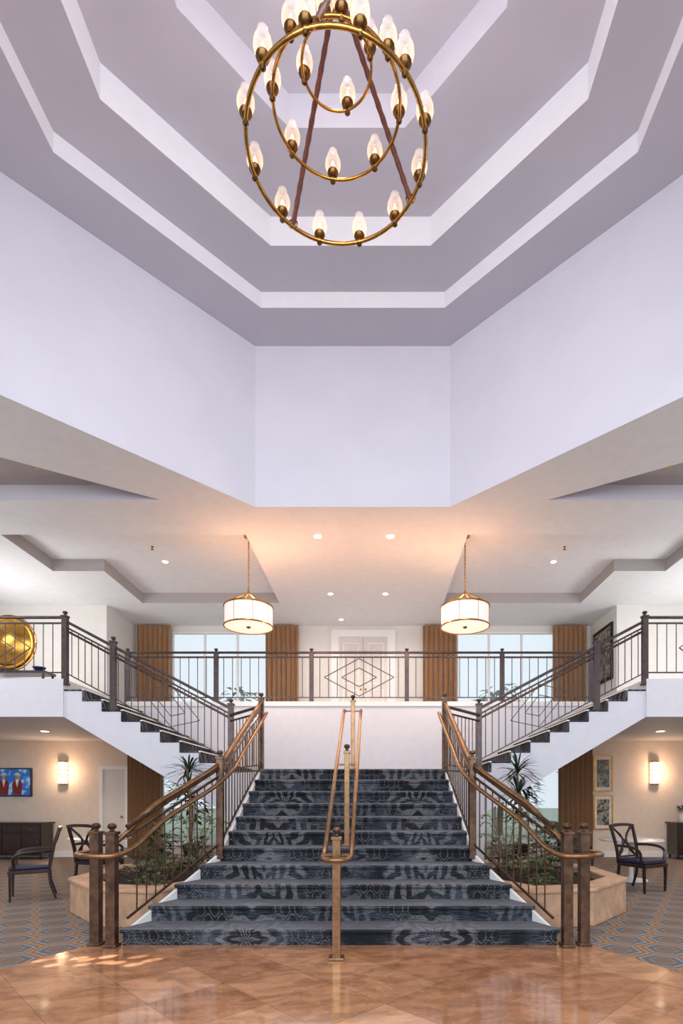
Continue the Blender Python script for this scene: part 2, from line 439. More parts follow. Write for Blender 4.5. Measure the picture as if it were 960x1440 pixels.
# ------------------------------------------------------------------ stairs
st = thing('grand_staircase', 'wide central staircase in charcoal damask carpet flaring at its foot', 'staircase', (0, 5.4, 0))
for k in range(1, 12):
    yf = Y0+GO*(k-1); yb = yf+GO+.03; z0 = RI*(k-1); z1 = RI*k
    prof = [(yf+.015, z0), (yf+.015, z1-.06), (yf-.012, z1-.05), (yf-.024, z1-.03), (yf-.018, z1-.010), (yf+.004, z1), (yb, z1), (yb, z0)]
    e = .045
    vs = [(-halfw(y)-e, y, z) for y, z in prof]+[(halfw(y)+e, y, z) for y, z in prof]
    n = len(prof); fs = [tuple(range(n)), tuple(range(2*n-1, n-1, -1))]+[(i, (i+1) % n, n+(i+1) % n, n+i) for i in range(n)]
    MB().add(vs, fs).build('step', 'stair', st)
land = [(-1.45, 8.6), (1.45, 8.6), (2.25, 9.33), (2.25, 11.66), (-2.25, 11.66), (-2.25, 9.33)]
MB().prism(land, 0, H1-.03).build('landing_base', 'cool', st)
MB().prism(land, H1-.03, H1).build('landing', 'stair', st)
for s in (-1, 1):
    ys = [5.5+.1*i for i in range(32)]
    vs = []
    for y in ys:
        a, b = halfw(y)+.048, halfw(y)+.08
        z = min(max(.02, nose(y)-.08), H1)
        vs += [(s*a, y, 0), (s*b, y, 0), (s*b, y, z), (s*a, y, z)]
    fs = [(0, 1, 2, 3)]
    for i in range(len(ys)-1):
        k = 4*i; fs += [(k+j, k+(j+1) % 4, k+4+(j+1) % 4, k+4+j) for j in range(4)]
    fs.append((len(vs)-4, len(vs)-3, len(vs)-2, len(vs)-1))
    MB().add(vs, fs).build('side_stringer', 'trim', st)

NR = 9; RS = (H2-H1)/NR; X0 = 2.35; GS = (5.05-X0)/(NR-1)
for s, wd in ((-1, 'left'), (1, 'right')):
    fl = thing('side_staircase', 'white %s-hand flight with dark carpeted treads rising from the landing to the gallery' % wd, 'staircase', (s*3.6, 10.4, 1.93), group='side flights off the landing')
    poly = [(s*2.26, 1.22)]; poly.append((s*2.26, H1-.01)); poly.append((s*(X0+.02), H1-.01))
    for k in range(NR-1):
        xr = X0+GS*k+.02; z = H1+RS*(k+1)-.03
        poly.append((s*xr, z)); poly.append((s*(xr+GS), z))
    poly.append((s*5.05, HL)); 
    MB().prism(poly, 9.33, 11.66, XZ).build('stringer', 'cool', fl)
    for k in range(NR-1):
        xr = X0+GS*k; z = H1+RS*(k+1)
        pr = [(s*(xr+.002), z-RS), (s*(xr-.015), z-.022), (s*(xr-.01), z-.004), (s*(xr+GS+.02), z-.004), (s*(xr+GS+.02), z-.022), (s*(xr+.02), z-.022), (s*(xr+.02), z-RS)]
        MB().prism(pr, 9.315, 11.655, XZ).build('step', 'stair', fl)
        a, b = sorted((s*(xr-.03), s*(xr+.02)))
        MB().box(a, 9.305, z-.018, b, 11.65, z+.004).build('glint_strip', 'trim', fl)  # pale strips added to imitate white glints along the step edges

# ------------------------------------------------------------------ railings
def railing(root, path, posts, h=1.0, spacing=.15, gap=.12, diam=(), rail='dbronze', bal='dbronze', postmat='dbronze',
            post_top=1.2, drop=0.0, pw=.045, sub=.1, r=.026, smooth=False):
    P = [Vector(p) for p in (spline(path) if smooth else path)]
    L = [0]
    for a, b in zip(P, P[1:]): L.append(L[-1]+((b-a).xy).length)
    T = L[-1]
    def pt(s, z=0):
        s = max(0, min(T, s))
        for i in range(len(P)-1):
            if s <= L[i+1]+1e-9:
                t = (s-L[i])/max(1e-9, L[i+1]-L[i]); return P[i].lerp(P[i+1], t)+Vector((0, 0, z))
        return P[-1]+Vector((0, 0, z))
    ss = sorted(set([round(x, 4) for x in L]))
    MB().tube([pt(s, h) for s in ss], r, 8).build('top_rail', rail, root, True)
    MB().tube([pt(s, h-sub) for s in ss], r*.62, 8).build('upper_rail', bal, root, True)
    MB().tube([pt(s, gap) for s in ss], .015, 4).build('bottom_rail', bal, root)
    n = int(T/spacing)
    for i in range(1, n):
        s = T*i/n
        if any(abs(s-q) < .05 for q in posts): continue
        MB().tube([pt(s, gap), pt(s, h-sub)], .0085, 6).build('baluster', bal, root)
    for q in posts:
        b = pt(q); zb = b.z-drop; zt = b.z+post_top
        m = MB().box(b.x-pw, b.y-pw, zb, b.x+pw, b.y+pw, zt-.09)
        m.box(b.x-pw*1.3, b.y-pw*1.3, zb, b.x+pw*1.3, b.y+pw*1.3, zb+.03)
        m.box(b.x-pw*1.25, b.y-pw*1.25, zt-.12, b.x+pw*1.25, b.y+pw*1.25, zt-.09)
        po = m.build('post', postmat, root, bev=.004)
        MB().lathe([(pw*.9, 0), (pw*.5, .012), (pw*.45, .025), (pw*.85, .04), (pw*.95, .055), (pw*.8, .074), (.004, .084)], (b.x, b.y, zt-.09), 14).build('finial', postmat, po, True)
    for (c, w, br_) in diam:
        m = MB(); zm = (gap+h-sub)/2; hh = (h-sub-gap)/2-.03
        def seg(a, b): m.tube([pt(a[0], a[1]), pt(b[0], b[1])], br_, 4)
        for (cc, ww, h2) in ((c, w, hh), (c, w*.5, hh*.5)):
            a = [(cc-ww, zm), (cc, zm+h2), (cc+ww, zm), (cc, zm-h2)]
            for i in range(4): seg(a[i], a[(i+1) % 4])
        m.build('diamond_lattice', bal, root)
    return pt, T

for s, wd in ((-1, 'left'), (1, 'right')):
    rt = thing('stair_railing', 'bronze railing with brass handrail down the %s side of the central stairs' % wd, 'railing', (s*1.8, 6.9, 0), group='railings flanking the central stairs')
    ys = [5.46, 5.7, 6.0, 6.3, 6.6, 7.0, 7.4, 7.9, 8.45]
    path = [(s*(halfw(y)+.05), y, nose(y)+.0) for y in ys]
    path[-1] = (s*1.45, 8.5, H1+.02)
    path += [(s*2.16, 9.33, H1)]
    acc = [0]
    for a, b in zip(path, path[1:]): acc.append(acc[-1]+math.hypot(b[0]-a[0], b[1]-a[1]))
    railing(rt, path, [acc[4], acc[8]], h=.98, spacing=.115, gap=.05, rail='bronze', bal='bronze', postmat='bronze', post_top=1.2, drop=.14, pw=.040)
    for (x, y) in ((2.27, 5.36), (2.46, 5.42)):
        x *= s; pw = .047
        m = MB().box(x-pw, y-pw, 0, x+pw, y+pw, 1.14).box(x-pw*1.35, y-pw*1.35, 0, x+pw*1.35, y+pw*1.35, .03).box(x-pw*1.25, y-pw*1.25, 1.12, x+pw*1.25, y+pw*1.25, 1.15)
        po = m.build('newel_post', 'bronze', rt, bev=.005)
        MB().lathe([(.042, 0), (.025, .012), (.022, .022), (.04, .036), (.045, .055), (.034, .076), (.004, .086)], (x, y, 1.15), 14).build('finial', 'bronze', po, True)
    loop = [(2.52, 5.62, .93), (2.60, 5.42, .93), (2.55, 5.22, .93), (2.36, 5.13, .93), (2.16, 5.20, .93), (2.06, 5.42, 1.0)]
    hand = [(s*x, y, z) for x, y, z in loop]+[(s*(halfw(y)-.05), y, nose(y)+.86) for y in (5.75, 6.1, 6.45, 6.8, 7.2, 7.6, 8.1)]+[(s*1.35, 8.42, H1+.88)]
    MB().tube(spline(hand), .026, 10).build('handrail', 'brassrail', rt, True)
    MB().tube(spline([(s*2.3, 5.36, .99), (s*2.2, 5.5, 1.12)]+[(s*(halfw(y)+.05), y, nose(y)+1.02) for y in (5.75, 6.1, 6.5, 6.75, 7.2, 7.6, 8.1, 8.45)]), .029, 10).build('handrail', 'brassrail', rt, True)
    fr = thing('flight_railing', 'dark bronze railing climbing the %s side flight with lozenge lattice' % wd, 'railing', (s*3.6, 9.36, H1), group='railings of the side flights')
    pa = [(s*2.16, 9.36, H1+.08), (s*5.05, 9.36, H2)]
    railing(fr, pa, [0, 2.05, 2.89], h=1.02, spacing=.115, diam=[(1.05, .5, .009)], drop=.1, post_top=1.2)
    MB().tube([(s*2.2, 9.46, H1+.95), (s*5.05, 9.46, H2+.86)], .022, 8).build('handrail', 'bronze', fr, True)
    gr = thing('gallery_railing', 'dark bronze railing along the %s gallery edge above the seating' % wd, 'railing', (s*7.5, 9.36, H2), group='gallery edge railings')
    railing(gr, [(s*5.1, 9.36, H2), (s*9.9, 9.36, H2)], [2.3, 4.6], h=1.08, spacing=.16, diam=[(1.15, .6, .011), (3.4, .6, .011)])
br = thing('balcony_railing', 'long dark bronze railing with lozenge lattice across the balcony above the landing', 'railing', (0, 11.72, H2))
railing(br, [(-5.05, 11.72, H2), (5.05, 11.72, H2)], [0, 1.93, 4.01, 6.09, 8.17, 10.1], h=1.1, spacing=.188, diam=[(5.05, .76, .0125)])
cr = thing('centre_railing', 'brass double handrail on three square posts up the middle of the stairs', 'railing', (0, 4.95, 0))
for (y, zb, zt, pw) in ((4.95, 0, 1.12, .038), (6.75, RI*5, 2.06, .033), (8.55, H1, 3.02, .033)):
    m = MB().box(-pw, y-pw, zb, pw, y+pw, zt).box(-pw*1.8, y-pw*1.8, zb, pw*1.8, y+pw*1.8, zb+.025).box(-pw*1.3, y-pw*1.3, zt-.02, pw*1.3, y+pw*1.3, zt+.01)
    po = m.build('post', 'brassmid', cr, bev=.005)
    MB().lathe([(.034, 0), (.02, .012), (.018, .025), (.032, .04), (.039, .06), (.031, .08), (.004, .09)], (0, y, zt+.01), 14).build('finial', 'bronze', po, True)
    hz = zt-.16
    MB().tube([(-.13, y, hz), (.13, y, hz)], .013, 8).build('bracket', 'brassrail', cr)
pts = [(-.13, 8.6, 2.86)]+[(-.13, y, nose(y)+.93) for y in (8.3, 7.5, 6.6, 5.8)]+[(-.13, 5.2, .99), (-.13, 4.95, .94), (-.09, 4.83, .93), (0, 4.79, .93), (.09, 4.83, .93), (.13, 4.95, .94), (.13, 5.2, .99)]+[(.13, y, nose(y)+.93) for y in (5.8, 6.6, 7.5, 8.3)]+[(.13, 8.6, 2.86)]
MB().tube(spline(pts), .024, 10).build('handrail', 'brassrail', cr, True)

# ------------------------------------------------------------------ chandelier
ch = thing('chandelier', 'three-tier brass ring chandelier with leather straps and clear candle lamps', 'chandelier', (0, DC, 10.3))
tiers = [(.82, 7.46, 12, 17, .0195), (.585, 7.88, 8, 8, .016), (.32, 8.25, 4, 75, .013)]
for (r, z, n, off, tr) in tiers:
    m = MB().tube([(r*math.cos(2*PI*k/72), DC+r*math.sin(2*PI*k/72), z) for k in range(72)], tr, 10, closed=True)
    for k in range(n):
        a = R(off)+2*PI*k/n; t = .018
        m.tube([((r*math.cos(a+q)), DC+r*math.sin(a+q), z) for q in (-t, 0, t)], [tr*1.15, tr*1.3, tr*1.15], 10)
    m.build('ring', 'brass', ch, True)
    for k in range(n):
        a = R(off)+2*PI*k/n; x, y = r*math.cos(a), DC+r*math.sin(a)
        cup = MB().lathe([(.012, -.045), (.028, -.03), (.016, -.01), (.018, .02), (.046, .035), (.058, .062), (.050, .08), (.042, .07)], (x, y, z), 14).build('lamp_cup', 'cup', ch, True)
        g = MB(); prof = [(.042, .066), (.066, .095), (.079, .135), (.077, .18), (.061, .225), (.045, .258), (.046, .28)]; vs = []; fs = []; nn = 16
        for (pr, pz) in prof:
            for q in range(nn): vs.append((x+pr*math.cos(2*PI*q/nn), y+pr*math.sin(2*PI*q/nn), z+pz))
        for i in range(len(prof)-1):
            for q in range(nn): fs.append((i*nn+q, i*nn+(q+1) % nn, (i+1)*nn+(q+1) % nn, (i+1)*nn+q))
        g.add(vs, fs).build('glass_shade', 'glass', cup, True)
        MB().lathe([(.010, .05), (.012, .085), (.020, .105), (.022, .13), (.012, .165), (.002, .19)], (x, y, z), 8).build('bulb', 'bulb', cup, True)
for an in (30, 128, 262):
    a = R(an); p = Vector((.82*math.cos(a), DC+.82*math.sin(a), 7.47)); q = Vector((.07*math.cos(a), DC+.07*math.sin(a), 8.9))
    m = MB(); N = 26
    pts = [p.lerp(q, i/N) for i in range(N+1)]
    m.tube(pts, [.022+.005*(i % 2) for i in range(N+1)], 8); o = m.build('strap', 'leather', ch, True)
    m = MB(); m.tube([p+Vector((.045*math.cos(t*PI/6), 0, .02+.045*math.sin(t*PI/6))) for t in range(12)], .008, 6, closed=True)
    m.build('buckle', 'brass', o, True)
m = MB().lathe([(.01, 8.78), (.09, 8.82), (.1, 8.9), (.05, 8.96), (.02, 9.0)], (0, DC, 0), 18); m.build('hub', 'brass', ch, True)
m = MB()
for i in range(24):
    z = 9.0+i*.052; ax = i % 2
    m.tube([(math.cos(t*PI/4)*.018*(1-ax), DC+math.cos(t*PI/4)*.018*ax, z+.02+math.sin(t*PI/4)*.032) for t in range(8)], .005, 5, closed=True)
m.build('chain', 'brass', ch)
MB().lathe([(.02, 10.2), (.1, 10.24), (.12, 10.3)], (0, DC, 0), 18).build('canopy', 'brass', ch, True)

def pendant(x, y, label):
    p = thing('drum_pendant', label, 'pendant lamp', (x, y, HC), group='drum pendants over the balcony')
    zt, zb, r = 5.28, 4.87, .47
    vs = []; n = 40
    for z in (zb, zt):
        for k in range(n): vs.append((x+r*math.cos(2*PI*k/n), y+r*math.sin(2*PI*k/n), z))
    sh = MB().add(vs, [(k, (k+1) % n, n+(k+1) % n, n+k) for k in range(n)]).build('lamp_shade', 'shade', p, True)
    for z in (zb+.01, zt-.01): MB().tube([(x+(r+.006)*math.cos(2*PI*k/n), y+(r+.006)*math.sin(2*PI*k/n), z) for k in range(n)], .017, 6, closed=True).build('trim_ring', 'brass', sh, True)
    for k in range(8):
        a = 2*PI*(k+.5)/8
        MB().tube([(x+(r+.004)*math.cos(a), y+(r+.004)*math.sin(a), zb), (x+(r+.004)*math.cos(a), y+(r+.004)*math.sin(a), zt)], .004, 4).build('rib', 'brass', sh)
    MB().lathe([(.001, zb+.01), (r-.02, zb+.01), (r-.02, zb+.02), (.001, zb+.02)], (x, y, 0), 40).build('diffuser', 'diff', p)
    MB().lathe([(.001, zb-.03), (.03, zb-.02), (.05, zb+.005)], (x, y, 0), 14).build('finial', 'brass', p, True)
    for k in range(4):
        a = PI/4+k*PI/2
        MB().tube([(x+r*math.cos(a), y+r*math.sin(a), zt), (x+.02*math.cos(a), y+.02*math.sin(a), zt+.27)], .013, 6).build('arm', 'brass', p)
    m = MB().tube([(x, y, zt+.25), (x, y, zt+.33)], .02, 8)
    zz = zt+.33
    while zz < 6.66:
        m.tube([(x+math.cos(t*PI/4)*.014, y, zz+.02+math.sin(t*PI/4)*.026) for t in range(8)], .006, 5, closed=True)
        m.tube([(x, y+math.cos(t*PI/4)*.014, zz+.055+math.sin(t*PI/4)*.026) for t in range(8)], .006, 5, closed=True); zz += .07
    m.build('chain', 'brass', p)
    MB().lathe([(.02, 6.63), (.09, 6.66), (.10, HC+.26)], (x, y, 0), 18).build('canopy', 'brass', p, True)
pendant(-2.17, 10.7, 'white drum pendant lamp hanging left of the balcony centre')
pendant(2.14, 10.7, 'white drum pendant lamp hanging right of the balcony centre')

def downlight(x, y, z, label, r=.085):
    d = thing('recessed_light', label, 'ceiling light', (x, y, z), group='recessed ceiling lights')
    MB().lathe([(r*.85, z-.012), (r*1.25, z-.012), (r*1.3, z)], (x, y, 0), 20).build('trim_ring', 'trim', d, True)
    MB().lathe([(.001, z-.014), (r*.85, z-.014), (r*.85, z-.006)], (x, y, 0), 20).build('lens', 'lens', d)
downlight(-.74, 10.2, HC, 'bright recessed light over the landing, left of the front pair')
downlight(.64, 10.2, HC, 'bright recessed light over the landing, right of the front pair')
downlight(-.74, 13.1, HC, 'small recessed light deeper over the balcony, left one of its pair', .07)
downlight(.60, 13.1, HC, 'small recessed light deeper over the balcony, right one of its pair', .07)
downlight(-.6, 15.0, HC, 'recessed light by the top of the double door', .07)
downlight(-4.3, 11.9, HC+.26, 'recessed light inside the left ceiling tray', .07)
downlight(4.3, 11.9, HC+.26, 'recessed light inside the right ceiling tray', .07)
downlight(-6.6, 11.3, HL, 'recessed light in the low ceiling over the left seating', .09)
downlight(6.35, 11.3, HL, 'recessed light in the low ceiling over the right seating', .09)
def sprinkler(x, y, z, label):
    m = MB().lathe([(.035, 0), (.03, -.01), (.012, -.02), (.01, -.05), (.03, -.055), (.03, -.06)], (x, y, z), 12)
    tag(m.build('sprinkler_head', 'brass', None, True), label, 'sprinkler', 'ceiling sprinklers')
sprinkler(-4.3, 11.2, HC+.26, 'small sprinkler head in the left tray near the pendant')
sprinkler(4.3, 11.2, HC+.26, 'small sprinkler head in the right tray near the pendant')
sprinkler(-4.95, 8.4, HC+.25, 'small sprinkler head in the dark left corner recess')
sprinkler(4.95, 8.4, HC+.25, 'small sprinkler head in the dark right corner recess')

# ------------------------------------------------------------------ curtains
def curtain(x0, x1, z0, z1, Y, label, folds=7):
    n = folds*8; vs = []; fs = []
    for z, amp in ((z0, .07), (z1-.35, .06), (z1-.12, .04), (z1, .05)):
        for i in range(n+1):
            t = i/n; ph = 2*PI*folds*t
            vs.append((x0+(x1-x0)*t+.01*math.sin(2*ph), Y+amp*math.sin(ph), z))
    for j in range(3):
        for i in range(n): k = j*(n+1)+i; fs.append((k, k+1, k+n+2, k+n+1))
    tag(MB().add(vs, fs).build('curtain', 'curtain', None, True), label, 'curtain', 'bronze pleated curtains')
curtain(-6.5, -5.52, H2+.01, 6.42, 15.42, 'pleated bronze curtain left of the left upstairs window')
curtain(-2.8, -1.85, H2+.01, 6.42, 15.42, 'pleated bronze curtain between left upstairs window and double door')
curtain(1.72, 2.70, H2+.01, 6.42, 15.42, 'pleated bronze curtain between double door and right upstairs window')
curtain(5.45, 6.42, H2+.01, 6.42, 15.42, 'pleated bronze curtain right of the right upstairs window')
curtain(-5.72, -4.85, .01, 2.7, 13.15, 'ground floor bronze curtain beside the left-hand cream door')
curtain(4.83, 5.68, .01, 2.7, 13.15, 'ground floor bronze curtain beside the stacked framed pictures')

# ------------------------------------------------------------------ planters + plants
def planter(s, wd):
    out = [(2.16, 6.05), (2.9, 6.2), (3.65, 7.0), (3.65, 8.3), (2.95, 9.12), (2.3, 9.12), (1.62, 8.35), (1.66, 6.85)]
    cx = sum(p[0] for p in out)/8; cy = sum(p[1] for p in out)/8
    sc = lambda k: [(s*(cx+(x-cx)*k), cy+(y-cy)*k) for x, y in out]
    p = thing('planter', 'low faceted travertine planter on the %s of the stairs' % wd, 'planter', (s*cx, cy, 0), group='stone planters')
    MB().prism(sc(.98), 0, .40, holes=[sc(.80)]).build('body', 'stone', p)
    MB().prism(sc(1.005), .40, .44, holes=[sc(.78)]).build('cap', 'stone', p, bev=.008)
    MB().prism(sc(.795), .0, .34).build('soil', 'soil', p)
planter(-1, 'left'); planter(1, 'right')

def fern(x, y, z, h, rad, nf, mt, label, group):
    t = thing('leafy_plant', label, 'plant', (x, y, z), group=group)
    m = MB(); st_ = MB()
    for i in range(nf):
        a = 2*PI*i/nf+random.uniform(-.3, .3); L = rad*random.uniform(.7, 1.1); hh = h*random.uniform(.65, 1.05)
        pts = [Vector((x+math.cos(a)*L*t_, y+math.sin(a)*L*t_, z+hh*(1.9*t_-1.15*t_*t_))) for t_ in [k/9 for k in range(10)]]
        st_.tube(pts, .005, 4)
        for k in range(1, 10):
            d = (pts[k]-pts[k-1]).normalized(); sd = d.cross(Vector((0, 0, 1))).normalized(); w = L*.34*math.sin(PI*(k/10)**.7)+.03
            for q in (-1, 1): m.leaf(pts[k], sd*q+d*.6, None, w, .015+.010*random.random(), .35, 2)
    st_.build('stem', 'trunk', t); m.build('foliage', mt, t)
    return t
def bush(x, y, z, h, rad, n, mt, label, group, ll=.13):
    t = thing('leafy_plant', label, 'plant', (x, y, z), group=group); m = MB(); s_ = MB()
    for i in range(9):
        a = random.uniform(0, 2*PI); q = rad*random.uniform(.3, .8); top = Vector((x+q*math.cos(a), y+q*math.sin(a), z+h*random.uniform(.6, .95)))
        s_.tube([Vector((x, y, z)), Vector((x, y, z)).lerp(top, .5)+Vector((0, 0, .08)), top], .006, 4)
    for i in range(n):
        a = random.uniform(0, 2*PI); v = random.uniform(.1, 1); q = rad*math.sqrt(random.random())*(math.sin(PI*min(1, v*.8+.15)))
        m.leaf((x+q*math.cos(a), y+q*math.sin(a), z+h*v), (math.cos(a+random.uniform(-1, 1)), math.sin(a+random.uniform(-1, 1)), random.uniform(-.1, .8)), None, ll*random.uniform(.6, 1.2), ll*.22, .3, 2)
    s_.build('stem', 'trunk', t); m.build('foliage', mt, t)
def dracaena(x, y, z, h, label):
    t = thing('dracaena', label, 'plant', (x, y, z), group='spiky plants beside the stairs'); m = MB()
    tr_ = [Vector((x, y, z)), Vector((x+.04, y, z+h*.5)), Vector((x-.02, y, z+h))]
    MB().tube(spline(tr_), .022, 8).build('stem', 'trunk', t, True)
    for (cz, n) in ((h, 60), (h*.78, 36)):
        for i in range(n):
            a = random.uniform(0, 2*PI); e = random.uniform(-.2, 1.4)
            m.leaf((x, y, z+cz-random.uniform(0, .12)), (math.cos(a)*math.cos(e), math.sin(a)*math.cos(e), math.sin(e)), None, random.uniform(.34, .55), .016, .35, 4)
    m.build('foliage', 'leafd', t)
for s, wd in ((-1, 'left'), (1, 'right')):
    dracaena(s*2.62, 8.55, .34, 1.62, 'spiky dark dracaena on a thin trunk at the back of the %s planter' % wd)
    g = 'foliage in the %s planter' % wd
    fern(s*2.4, 7.1, .34, .5, .42, 10, 'leaf', 'arching green fern at the middle of the %s planter' % wd, g)
    fern(s*3.0, 7.75, .34, .65, .36, 9, 'leafd', 'arching dark fern near the outer rim of the %s planter' % wd, g)
    fern(s*2.3, 7.95, .34, 1.1, .44, 9, 'leafl', 'tall palm-like fern against the stairs in the %s planter' % wd, g)
    bush(s*2.42, 6.62, .34, .2, .22, 60, 'leafl', 'low yellow-green shrub nearest the foot of the stairs in the %s planter' % wd, g, .10)
    bush(s*2.95, 7.2, .34, .22, .2, 50, 'leafd', 'low dark shrub by the outer rim of the %s planter' % wd, g, .10)
    bush(s*2.05, 7.35, .34, .6, .2, 100, 'leafd', 'bushy dark shrub beside the balusters in the %s planter' % wd, g)
    bush(s*3.0, 8.35, .34, .7, .24, 80, 'leaf', 'broad-leaved green shrub at the back corner of the %s planter' % wd, g, .22)
def potted(x, y, label):
    t = thing('potted_plant', label, 'plant', (x, y, 0)); m = MB()
    MB().lathe([(.14, 0), (.2, .38), (.22, .4), (.19, .4), (.18, .34), (.001, .34)], (x, y, 0), 18).build('pot', 'wood', t, True)
    MB().tube([(x, y, .3), (x+.03, y, 1.0), (x, y, 1.6)], .02, 6).build('stem', 'trunk', t)
    for i in range(330):
        a = random.uniform(0, 2*PI); v = random.random(); q = .42*math.sqrt(random.random())
        m.leaf((x+q*math.cos(a), y+q*math.sin(a), .9+1.3*v), (math.cos(a), math.sin(a), random.uniform(-.4, .6)), None, .2, .035, .4, 2)
    m.build('foliage', 'leafd', t)
potted(-3.9, 12.4, 'potted indoor tree with dark leaves near the left ground floor curtain')
potted(3.7, 12.4, 'potted indoor tree with dark leaves near the right ground floor window')

# ------------------------------------------------------------------ furniture
def make_chair(label):
    t = thing('armchair', label, 'chair', (0, 0, 0), group='dark wood dining armchairs')
    m = MB().prism([(-.27, -.26), (.27, -.26), (.24, .24), (-.24, .24)], .44, .50); m.build('seat', 'navy', t, bev=.02)
    MB().prism([(-.28, -.27), (.28, -.27), (.25, .25), (-.25, .25)], .385, .44).build('seat_frame', 'wood', t, bev=.005)
    for s in (-1, 1):
        MB().tube([(s*.25, -.24, .0), (s*.26, -.24, .25), (s*.26, -.24, .42)], [.019, .025, .029], 4).build('leg', 'wood', t)
        MB().tube([(s*.23, .32, .0), (s*.225, .25, .22), (s*.225, .23, .42)], [.019, .023, .026], 4).build('leg', 'wood', t)
        MB().tube(spline([(s*.235, .235, .42), (s*.245, .26, .65), (s*.26, .32, .88), (s*.265, .36, 1.02)]), .027, 4).build('back_post', 'wood', t, True)
        MB().tube(spline([(s*.25, .28, .70), (s*.30, .1, .71), (s*.31, -.1, .69), (s*.30, -.2, .62), (s*.27, -.19, .44)]), .022, 6).build('armrest', 'wood', t, True)
    MB().tube(spline([(-.28, .36, 1.01), (-.12, .375, 1.03), (.12, .375, 1.03), (.28, .36, 1.01)]), .034, 4).build('top_rail', 'wood', t, True)
    m = MB()
    for s in (-1, 1):
        m.tube(spline([(s*.21, .25, .52), (s*.10, .28, .66), (-s*.02, .30, .78), (-s*.10, .335, .88), (-s*.22, .36, .99)]), .018, 6)
        m.tube(spline([(s*.22, .355, .98), (s*.07, .32, .86), (s*.055, .30, .76), (s*.09, .27, .62), (s*.2, .25, .53)]), .013, 6)
    m.tube([(-.22, .245, .52), (.22, .245, .52)], .017, 6)
    m.build('backrest', 'wood', t, True)
    return t
chair = make_chair('dark wood armchair with navy seat in profile before the left sideboard')
chair.location = (-4.74, 7.95, 0); chair.rotation_euler = (0, 0, R(-60))
dup(chair, (-4.28, 9.0, 0), R(165), 'dark wood armchair pushed up to the left round table beside the newel posts')
dup(chair, (4.62, 8.62, 0), R(28), 'dark wood armchair with crossed back standing in front of the right round table')
dup(chair, (3.98, 9.75, 0), R(80), 'dark wood armchair between the right round table and the stairs')
def table(x, y, label):
    t = thing('round_table', label, 'table', (x, y, 0), group='round white tables')
    MB().lathe([(.001, .71), (.52, .71), (.54, .72), (.54, .735), (.52, .745), (.001, .745)], (x, y, 0), 40).build('tabletop', 'tabletop', t, True)
    MB().lathe([(.05, .05), (.04, .1), (.04, .6), (.08, .68), (.12, .71)], (x, y, 0), 18).build('pedestal', 'trim', t, True)
    MB().lathe([(.28, 0), (.28, .02), (.1, .045), (.05, .06)], (x, y, 0), 24).build('base', 'trim', t, True)
table(-4.75, 9.95, 'round white pedestal table left of the stairs'); table(4.92, 9.6, 'round white pedestal table right of the stairs')
def sideboard(x0, x1, Y, label):
    c = thing('sideboard', label, 'cabinet', ((x0+x1)/2, Y, 0), group='dark sideboards')
    MB().box(x0+.02, Y, .1, x1-.02, Y+.45, .84).build('body', 'wood', c)
    MB().box(x0-.02, Y-.03, .84, x1+.02, Y+.48, .88).build('top', 'wood', c, bev=.006)
    n = 3
    for k in range(n):
        a = x0+.04+(x1-x0-.08)*k/n; b = x0+.04+(x1-x0-.08)*(k+1)/n
        d = MB().box(a+.01, Y-.02, .14, b-.01, Y, .62).build('door', 'wood', c, bev=.006)
        MB().ball((b-.05, Y-.035, .42), .014).build('knob', 'brass', d, True)
        d = MB().box(a+.01, Y-.02, .65, b-.01, Y, .81).build('drawer', 'wood', c, bev=.006)
        MB().ball(((a+b)/2, Y-.035, .73), .014).build('knob', 'brass', d, True)
    for x in (x0+.06, x1-.06):
        for y in (Y+.05, Y+.4): MB().tube([(x, y, 0), (x, y, .1)], .03, 4).build('leg', 'wood', c)
sideboard(-9.0, -7.55, 12.75, 'dark mahogany sideboard under the wall screen')
sideboard(7.5, 8.9, 12.75, 'dark mahogany sideboard at the right edge')
t = thing('vase', 'white vase with green stems on the right sideboard', 'vase', (7.75, 12.95, .88))
MB().lathe([(.04, .88), (.07, .95), (.06, 1.04), (.03, 1.08), (.04, 1.1)], (7.75, 12.95, 0), 14).build('body', 'tabletop', t, True)
m = MB()
for i in range(50):
    a = random.uniform(0, 2*PI); m.leaf((7.75+.05*math.cos(a), 12.95+.05*math.sin(a), 1.1+random.random()*.15), (math.cos(a), math.sin(a), 1), None, .14, .02, .4, 2)
m.build('foliage', 'leaf', t)

# wall screen
sc = thing('wall_screen', 'wall screen showing two performers in red jackets against blue', 'television', (-8.55, 13.28, 1.85))
x0, x1, z0, z1 = -9.35, -8.13, 1.50, 2.20
MB().box(x0, 13.24, z0, x1, 13.295, z1).build('frame', 'black', sc, bev=.005)
nn = NT('screen_blue'); nn.coords()
cc = nn.mix(nn.step(nn.noise(nn.tc, 3.5), .5, .62), (.01, .10, .36, 1), (.25, .42, .62, 1))
nn.l(cc, nn.b.inputs['Base Color']); nn.l(cc, nn.b.inputs['Emission Color']); nn.b.inputs['Emission Strength'].default_value = .4; nn.b.inputs['Roughness'].default_value = .3
pic = MB().box(x0+.03, 13.234, z0+.03, x1-.03, 13.24, z1-.03).build('screen', nn.mat, sc)
red = mat('screen_red', (.22, .02, .015), .6); skin = mat('screen_skin', (.5, .28, .18), .6); straw = mat('screen_cream', (.75, .65, .45), .6); shirt = mat('screen_white', (.8, .8, .8), .6)
